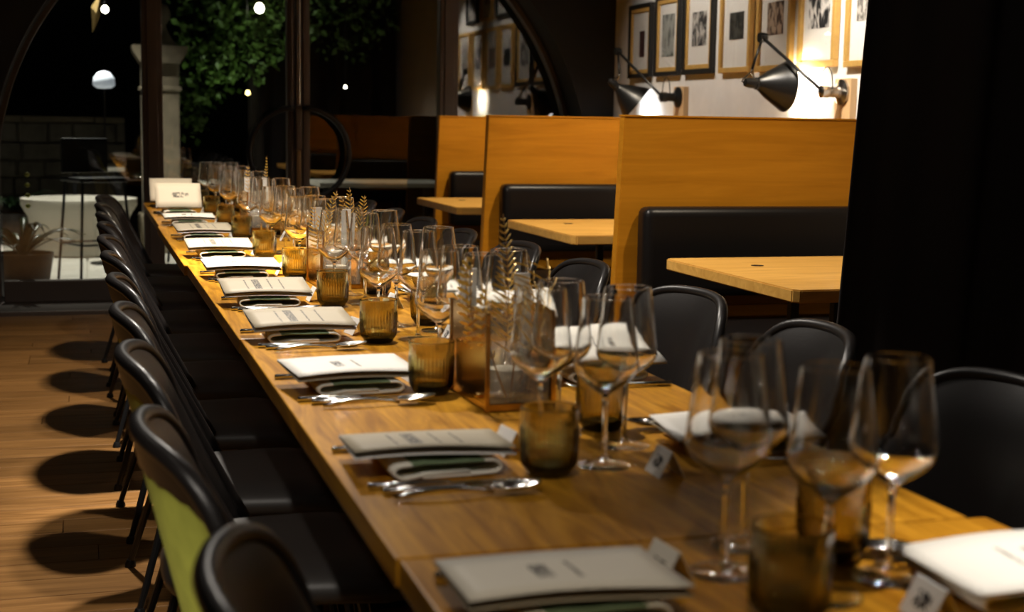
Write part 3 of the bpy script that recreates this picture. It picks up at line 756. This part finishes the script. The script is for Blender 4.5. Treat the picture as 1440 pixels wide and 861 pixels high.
# ================================================================== LANTERNS WITH GOLD FERN
def frond(base, tip, bend, n, ln, wd, curl, lab, mat='gold_leaf'):
    """a dried frond: curved rib, leaflets in pairs; built in its own frame at the base"""
    b = Vector(base); d = Vector(tip)-b; bend = Vector(bend)
    t = thing('fern_frond', lab, 'fern frond', b, 0, 'gilded fern fronds')
    pt = lambda u: d*u+bend*math.sin(math.pi*u)
    MB().tube([pt(k/10) for k in range(11)], [.0016-.0011*k/10 for k in range(11)], 6).obj('rib', 'gold_stem', t, smooth=True)
    mb = MB()
    side0 = d.cross(Vector((.35, -1, .1))).normalized()
    for k in range(n):
        u = .28+.72*k/n; q = pt(u); tg = (pt(min(1, u+.02))-pt(u-.02)).normalized()
        sd = (side0-tg*side0.dot(tg)).normalized(); nr = tg.cross(sd)
        l_ = ln*(min(1, (1.03-u)*1.55)**.85 if curl < .3 else math.sin(math.pi*min(1, (1.04-u)*.95))**.7)*(.9+.2*rnd.random())
        for s in (-1, 1):
            ax = (sd*s*.80+tg*.62+nr*(curl*rnd.uniform(.3, 1))).normalized(); e = q+ax*l_
            wv = tg*wd; th = nr*.0006
            m1 = q+ax*l_*.4
            vs = [q+th, m1+wv*.5+th, m1-wv*.5+th, q+ax*l_*.8+wv*.4+th+nr*curl*.004, q+ax*l_*.8-wv*.4+th+nr*curl*.004, e+nr*curl*.008]
            V = [mb.bm.verts.new(x) for x in vs]; U = [mb.bm.verts.new(x-th*2) for x in vs]
            for a in ((0, 2, 1), (1, 2, 4, 3), (3, 4, 5)):
                mb.bm.faces.new([V[x] for x in a]); mb.bm.faces.new([U[x] for x in reversed(a)])
            for a, c in ((0, 1), (1, 3), (3, 5), (5, 4), (4, 2), (2, 0)): mb.bm.faces.new((V[a], V[c], U[c], U[a]))
    o = mb.obj('leaflets', mat, t); o['kind'] = 'stuff'
    return t
lant = [(.365, 2.325, 'nearest', 1.0), (.372, 4.075, 'middle', .95), (.400, 6.22, 'farthest', .9)]
def lantern(cx, cy, word, idx):
    hx, hy, h = .058, .105, .165
    t = thing('lantern_box', f'{word} brass and glass lantern box in the middle of the long table', 'lantern', (cx, cy, Z), .03, 'brass lantern boxes')
    MB().box(-hx, hx, -hy, hy, 0, .014, .002).obj('base', 'brass', t)
    for s in (-1, 1):
        MB().box(s*hx-.0015, s*hx+.0015, -hy, hy, .014, h, .0005).obj('side_panel', 'brass', t)
        MB().box(-hx+.006, hx-.006, s*(hy-.003)-.0012, s*(hy-.003)+.0012, .014, h-.004).obj('pane', 'lantern_glass', t)
        for s2 in (-1, 1): MB().box(s*hx-.004, s*hx+.004, s2*hy-.004, s2*hy+.004, 0, h, .001).obj('corner_post', 'brass', t)
        MB().tube([(s*(hx+.001), -hy+.03, .024), (s*(hx+.010), -hy+.03, .024)], .005, 10).obj('rivet', 'brass', t, smooth=True)
    # ribbed candle jar inside
    c = thing('candle_jar', f'ribbed clear candle jar inside the {word} lantern', 'candle jar', (cx, cy-.03, Z+.0145), 0, 'candle jars in the lanterns')
    MB().lathe([(0, 0), (.036, 0), (.04, .004), (.042, .085), (.0395, .085), (.0375, .008), (0, .006)], 72, lambda r, z, k: r+(.0012*math.cos(2*math.pi*k/3) if r > .0385 and .01 < z < .08 else 0)).obj('glass_wall', 'jar_glass', c, smooth=True)
    MB().lathe([(0, .007), (.030, .007), (.031, .045), (.004, .047), (0, .047)], 24).obj('candle', 'candle_wax', c, smooth=True, sharp=40)
    for k, (dx, dy, hh) in enumerate([(-.036, hy-.02, .205), (.034, -.005, .205)]):
        tag(MB().box(-.014, .014, -.0012, .0012, 0, hh, .0004).obj('upright_card', 'white_card', None, loc=(cx+dx, cy+dy, Z+.0145)), f'plain white upright card at the {"back" if k == 0 else "front"} of the {word} lantern', 'card', 'white cards standing in the lanterns')
for k, (cx, cy, word, s) in enumerate(lant): lantern(cx, cy, word, k)
fr = {0: [((.0, .0), (.0, .0, .305), (.012, 0, 0), 19, .046, .0034, .15), ((-.02, -.03), (-.058, -.02, .240), (-.02, 0, .01), 11, .018, .007, .6), ((.01, -.05), (.03, -.05, .240), (.02, -.02, 0), 8, .055, .0034, .9),
          ((.0, -.06), (-.01, -.09, .215), (0, -.03, .02), 7, .055, .0034, 1.0), ((-.02, .03), (-.062, .0, .23), (-.02, -.02, .02), 11, .018, .007, .7), ((.02, -.02), (.060, -.06, .235), (.02, -.01, .01), 7, .052, .0034, .9), ((-.01, -.07), (-.050, -.085, .19), (-.02, 0, .02), 9, .020, .007, .5)],
      1: [((.0, .0), (.050, .03, .265), (.02, 0, 0), 15, .026, .0045, .4), ((-.02, 0), (.01, .01, .255), (-.02, 0, 0), 15, .026, .0045, .4), ((.01, -.03), (.085, -.02, .245), (.02, 0, .02), 13, .026, .0045, .4), ((-.02, -.04), (-.035, -.06, .21), (-.02, 0, 0), 13, .026, .0045, .5), ((.02, .03), (.03, .05, .235), (.02, 0, 0), 13, .026, .0045, .5), ((-.03, -.02), (-.06, -.02, .215), (-.01, 0, .01), 12, .024, .0045, .5)],
      2: [((.0, .0), (.045, .02, .300), (.01, 0, 0), 17, .022, .004, .2), ((-.02, 0), (-.035, .01, .26), (-.01, 0, 0), 12, .022, .0045, .4)]}
kinds = {0: ['tall upright feathered gold fern frond rising highest', 'small-leaved gold frond leaning left at the rear', 'broad curled gold frond in the centre', 'broad curled gold frond bending toward the camera', 'bronze seed-headed frond leaning far left', 'broad curled gold frond leaning right', 'short bronze frond hanging over the front edge'],
         1: ['gold frond leaning right, tallest', 'gold frond standing nearly upright', 'gold frond reaching farthest right', 'gold frond bending toward the camera', 'gold frond behind the others', 'gold frond leaning left'], 2: ['slim tall gold frond leaning right', 'slim gold frond leaning left']}
for k, (cx, cy, word, s) in enumerate(lant):
    for n, (b, tp, bd, cnt, ln, wd, cu) in enumerate(fr[k]):
        base = (cx+b[0], cy+b[1], Z+.016)
        frond(base, (cx+tp[0], cy+tp[1], Z+.016+tp[2]), bd, cnt, ln, wd, cu, f'{kinds[k][n]} in the {word} lantern')

# ================================================================== GARDEN OUTSIDE THE GLASS
tag(MB().box(-9, 12, GY+.12, 30, -.18, -.03).obj('terrace_ground', 'stone_paving'), 'pale stone terrace outside the glass', None, None, 'structure')
# paving slabs in view
slab = MB().box(-.395, .395, -.395, .395, -.03, .0, .006, 1).mesh('slab', 'stone_paving')
tg = bpy.data.objects['terrace_ground']
for a in range(-3, 6):
    for b in range(0, 7): put('slab', slab, tg, (a*.8+.1, 10.2+b*.8, 0))
# gate pillar with ball finial
def pillar(x, y):
    t = thing('gate_pillar', 'pale stone gate pillar with moulded cap and ball finial behind the glass', 'pillar', (x, y, 0))
    MB().box(-.20, .20, -.20, .20, 0, .35, .01).obj('plinth', 'pale_stone', t)
    MB().box(-.165, .165, -.165, .165, .35, 1.70, .012).obj('shaft', 'pale_stone', t)
    MB().box(-.185, .185, -.185, .185, 1.46, 1.50, .01).obj('moulding', 'pale_stone', t)
    MB().prism([(-.17, 1.70), (.17, 1.70), (.235, 1.80), (.245, 1.86), (-.245, 1.86), (-.235, 1.80)], 1, -.235, .235, .006).obj('cap', 'pale_stone', t)
    MB().lathe([(0, 1.86), (.18, 1.86), (.12, 1.92), (.075, 2.0), (.06, 2.05), (.10, 2.10), (.105, 2.16), (.08, 2.22), (0, 2.25)], 24).obj('finial', 'pale_stone', t, smooth=True)
pillar(.36, 13.4)
def stone_wall(x0, x1, y, h):
    t = thing('garden_wall', 'low dark rubble garden wall with pale coping left of the pillar', 'wall', ((x0+x1)/2, y, 0))
    hw = (x1-x0)/2; z = 0; r = 0
    MB().box(-hw, hw, .03, .28, 0, h, .0).obj('core', 'dark_stone', t)
    while z < h-.05:
        x = -hw; ch = .17+rnd.random()*.05
        while x < hw:
            wd = .22+rnd.random()*.22
            MB().box(x+.006, min(hw, x+wd)-.006, -.01-rnd.random()*.02, .04, z+.006, min(h, z+ch)-.006, .015, 1).obj('stone', 'dark_stone', t)
            x += wd
        z += ch
    x = -hw
    while x < hw: MB().box(x+.004, min(hw, x+.7)-.004, -.05, .33, h, h+.06, .012, 1).obj('coping_stone', 'pale_stone', t); x += .7
stone_wall(-1.6, .1, 15.2, 1.16)
# hedge / dark backdrop of the garden
tag(MB().box(-9, 12, 18.5, 18.9, 0, 6).obj('garden_hedge', 'hedge_dark'), 'tall black hedge at the back of the dark garden', 'hedge')
def leaf_mass(mb, centre, rad, n, size, squash=1):
    for k in range(n):
        while True:
            q = Vector((rnd.uniform(-1, 1), rnd.uniform(-1, 1), rnd.uniform(-1, 1)))
            if .25 < q.length < 1: break
        c = Vector(centre)+Vector((q.x*rad, q.y*rad*.7, q.z*rad*squash))
        d = Vector((rnd.uniform(-1, 1), rnd.uniform(-1, 1), rnd.uniform(-1, .4))).normalized(); s = d.orthogonal().normalized()
        s.rotate(Matrix.Rotation(rnd.random()*6.28, 3, d)); nr = d.cross(s); L_ = size*rnd.uniform(.6, 1.3); W_ = L_*.32
        mb.poly([c, c+d*L_*.45+s*W_+nr*W_*.3, c+d*L_, c+d*L_*.45-s*W_+nr*W_*.3, c+d*L_*.5], [(0, 1, 4), (1, 2, 4), (2, 3, 4), (3, 0, 4)])
def tree(loc, blobs, lab, trunk, mat, size=.09):
    t = thing('garden_tree', lab, 'tree', loc)
    MB().tube([(0, 0, 0), (trunk[0]*.4, 0, 1.2), (trunk[0], .05, trunk[1])], [.09, .07, .04], 10).obj('trunk', 'bark', t, smooth=True)
    mb = MB()
    for c, r, n in blobs: leaf_mass(mb, c, r, n, size)
    o = mb.obj('foliage', mat, t, recalc=False); o['kind'] = 'stuff'
    for c, r, n in blobs[:4]: MB().tube([(trunk[0], .05, trunk[1]*.9), (trunk[0]*.5+c[0]*.5, c[1]*.5, trunk[1]*.5+c[2]*.5), c], [.035, .025, .01], 6).obj('branch', 'bark', t)
tree((1.35, 14.2, 0), [((-.15, -.3, 2.35), .42, 420), ((-.2, -.2, 1.85), .36, 300), ((-.55, 0, 1.65), .36, 260), ((.2, 0, 2.2), .45, 300), ((-.5, .1, 2.2), .4, 220), ((-.7, .1, 1.25), .25, 120), ((.9, .2, 2.3), .5, 260)], 'leafy green tree lit from below, right of the stone pillar', (-.1, 2.2), 'leaf_green')
tree((-1.25, 13.2, 0), [((.45, 0, 2.5), .3, 60), ((.1, 0, 2.6), .35, 90)], 'sparse dark tree at the left of the garden', (.15, 2.6), 'leaf_dark', .1)
for k, (px, r_) in enumerate([((-.12, 12.2, 2.15), .05)]):
    t = tag(MB().poly([(0, 0, 0), (.06, .02, .14), (.07, .01, .32), (-.01, 0, .2), (.03, -.02, .15)], [(0, 1, 4), (1, 2, 4), (2, 3, 4), (3, 0, 4)]).obj('hanging_leaf', 'leaf_gold', None, loc=(-.22, 12.2, 1.90), recalc=False), 'single pale gold leaf hanging by the white bulb', 'leaf')
    md = t.modifiers.new('solid', 'SOLIDIFY'); md.thickness = .003
def bulb(loc, r, mat, lab):
    t = thing('string_bulb', lab, 'light bulb', loc, 0, 'garden string bulbs')
    MB().lathe([(0, -r), (r*.7, -r*.7), (r, 0), (r*.75, r*.7), (r*.4, r*1.1), (0, r*1.15)], 16).obj('glass', mat, t, smooth=True)
    MB().lathe([(0, r*1.1), (r*.45, r*1.1), (r*.45, r*2), (0, r*2.1)], 12).obj('holder', 'black_steel', t, smooth=True, sharp=40)
    MB().tube([(0, 0, r*2), (.0, .0, 3.3-loc[2])], .004, 5).obj('wire', 'black_steel', t)
bulb((-.12, 12.3, 2.09), .030, 'bulb_white', 'white bulb hanging at the upper left of the garden')
bulb((1.15, 13.4, 1.46), .022, 'bulb_warm', 'small yellow bulb shining in front of the tree')
bulb((1.25, 13.3, 2.22), .045, 'bulb_white', 'bright white bulb hidden among the tree leaves at the top')
bulb((1.95, 12.8, 1.52), .014, 'bulb_white', 'tiny white bulb right of the glass door')
t = thing('reflected_globe', 'glowing dome added for a lamp reflection seen in the left pane', 'lamp', (-.14, 12.35, 0))  # glowing stand-in for a reflection in the glass; no such garden lamp
MB().lathe([(0, 1.60), (.05, 1.585), (.085, 1.54), (.09, 1.48), (.06, 1.455), (0, 1.45)], 24).obj('globe', 'reflected_glow', t, smooth=True)
MB().tube([(0, 0, 0), (0, 0, 1.46)], .008, 8).obj('stand', 'black_steel', t)
MB().lathe([(0, 0), (.14, 0), (.14, .012), (.02, .03), (0, .03)], 24).obj('foot', 'black_steel', t)
def out_table(loc, sx, sy, h, lab):
    t = thing('terrace_table', lab, 'table', loc, 0, 'white terrace tables')
    MB().box(-sx, sx, -sy, sy, h-.035, h, .004).obj('table_top', 'terrace_white', t)
    for a in (-1, 1):
        for b in (-1, 1): MB().box(a*(sx-.06)-.02, a*(sx-.06)+.02, b*(sy-.06)-.02, b*(sy-.06)+.02, 0, h-.035).obj('leg', 'black_steel', t)
out_table((-.20, 14.45, 0), .26, .38, .74, 'white terrace table left of the stone pillar')
out_table((2.05, 11.8, 0), .55, .38, .72, 'white terrace table behind the right-hand pane')
def out_chair(loc, rz, lab):
    t = thing('terrace_chair', lab, 'chair', loc, rz, 'black terrace chairs')
    MB().box(-.21, .21, -.21, .21, .43, .46, .01).obj('seat', 'black_steel', t)
    for a in (-1, 1):
        for b in (-1, 1): MB().tube([(a*.19, b*.19, .44), (a*.23, b*.23, 0)], .012, 8).obj('leg', 'black_steel', t)
        MB().tube([(a*.19, .2, .44), (a*.2, .26, .86)], .012, 8).obj('back_post', 'black_steel', t)
    MB().box(-.2, .2, .22, .25, .62, .86, .008).obj('backrest', 'black_steel', t)
def bar_stool(loc, rz, lab):
    t = thing('bar_stool', lab, 'stool', loc, rz)
    MB().box(-.19, .19, -.19, .19, .74, .775, .012).obj('seat', 'black_steel', t)
    for a in (-1, 1):
        for b in (-1, 1): MB().tube([(a*.16, b*.16, .745), (a*.21, b*.21, 0)], .011, 8).obj('leg', 'black_steel', t)
    MB().box(-.18, .18, .16, .19, .80, 1.06, .012).obj('backrest', 'black_steel', t)
    MB().tube([(-.19, -.19, .28), (.19, -.19, .28), (.19, .19, .28), (-.19, .19, .28), (-.19, -.19, .28)], .008, 6).obj('foot_ring', 'black_steel', t)
t = thing('stone_basin', 'round pale stone basin on the terrace behind the tall stool', 'basin', (-.36, 13.25, 0))
MB().lathe([(0, 0), (.40, 0), (.42, .04), (.40, .10), (.44, .34), (.50, .44), (.50, .50), (.43, .50), (.40, .44), (0, .42)], 40).obj('bowl', 'terrace_white', t, smooth=True, sharp=45)
MB().lathe([(0, .425), (.39, .445), (.2, .46), (0, .465)], 32).obj('soil', 'bark', t, smooth=True)
bar_stool((-.24, 11.1, 0), .4, 'tall black stool outside the glass, behind the left row of chairs')
out_chair((.62, 12.2, 0), 3.3, 'black terrace chair beside the stone pillar')
def planter(loc, n, ln, lab, mat, flowers=False, potr=.16):
    t = thing('potted_plant', lab, 'plant', loc)
    MB().lathe([(0, 0), (potr*.75, 0), (potr, .30), (potr*.92, .30), (potr*.9, .27), (0, .27)], 20).obj('pot', 'black_steel', t, smooth=True, sharp=40)
    for k in range(n):
        a = 6.28*k/n+rnd.uniform(-.2, .2); L_ = ln*rnd.uniform(.7, 1.15); up = rnd.uniform(.7, 1.3); wd = .022
        mb = MB(); d = Vector((math.cos(a), math.sin(a), 0)); s = Vector((-math.sin(a), math.cos(a), 0))
        def f(u, v): return d*(L_*.75*u)+Vector((0, 0, .27+L_*up*(u-.75*u*u)))+s*(v-.5)*2*wd*math.sin(math.pi*min(1, .08+u*.92))+Vector((0, 0, -.01*abs(v-.5)))
        mb.grid(f, 8, 2); o = mb.obj('leaf', mat, t, smooth=True, recalc=False); md = o.modifiers.new('solid', 'SOLIDIFY'); md.thickness = .0015
    if flowers:
        for k in range(4): MB().lathe([(0, -.018), (.016, -.008), (.018, .006), (0, .018)], 10).obj('bud', 'flower_yellow', t, loc=(.04, -.06, .62+k*.07), smooth=True)
planter((2.05, 10.35, 0), 26, .62, 'dark strap-leaved plant in a pot outside the right-hand pane', 'leaf_dark')
planter((-.72, 10.15, 0), 22, .55, 'dark plant with yellow buds outside the left pane', 'leaf_dark', True, .2)
planter((-.95, 14.4, 0), 30, .5, 'bushy plant by the garden wall', 'leaf_dark', False, .25)
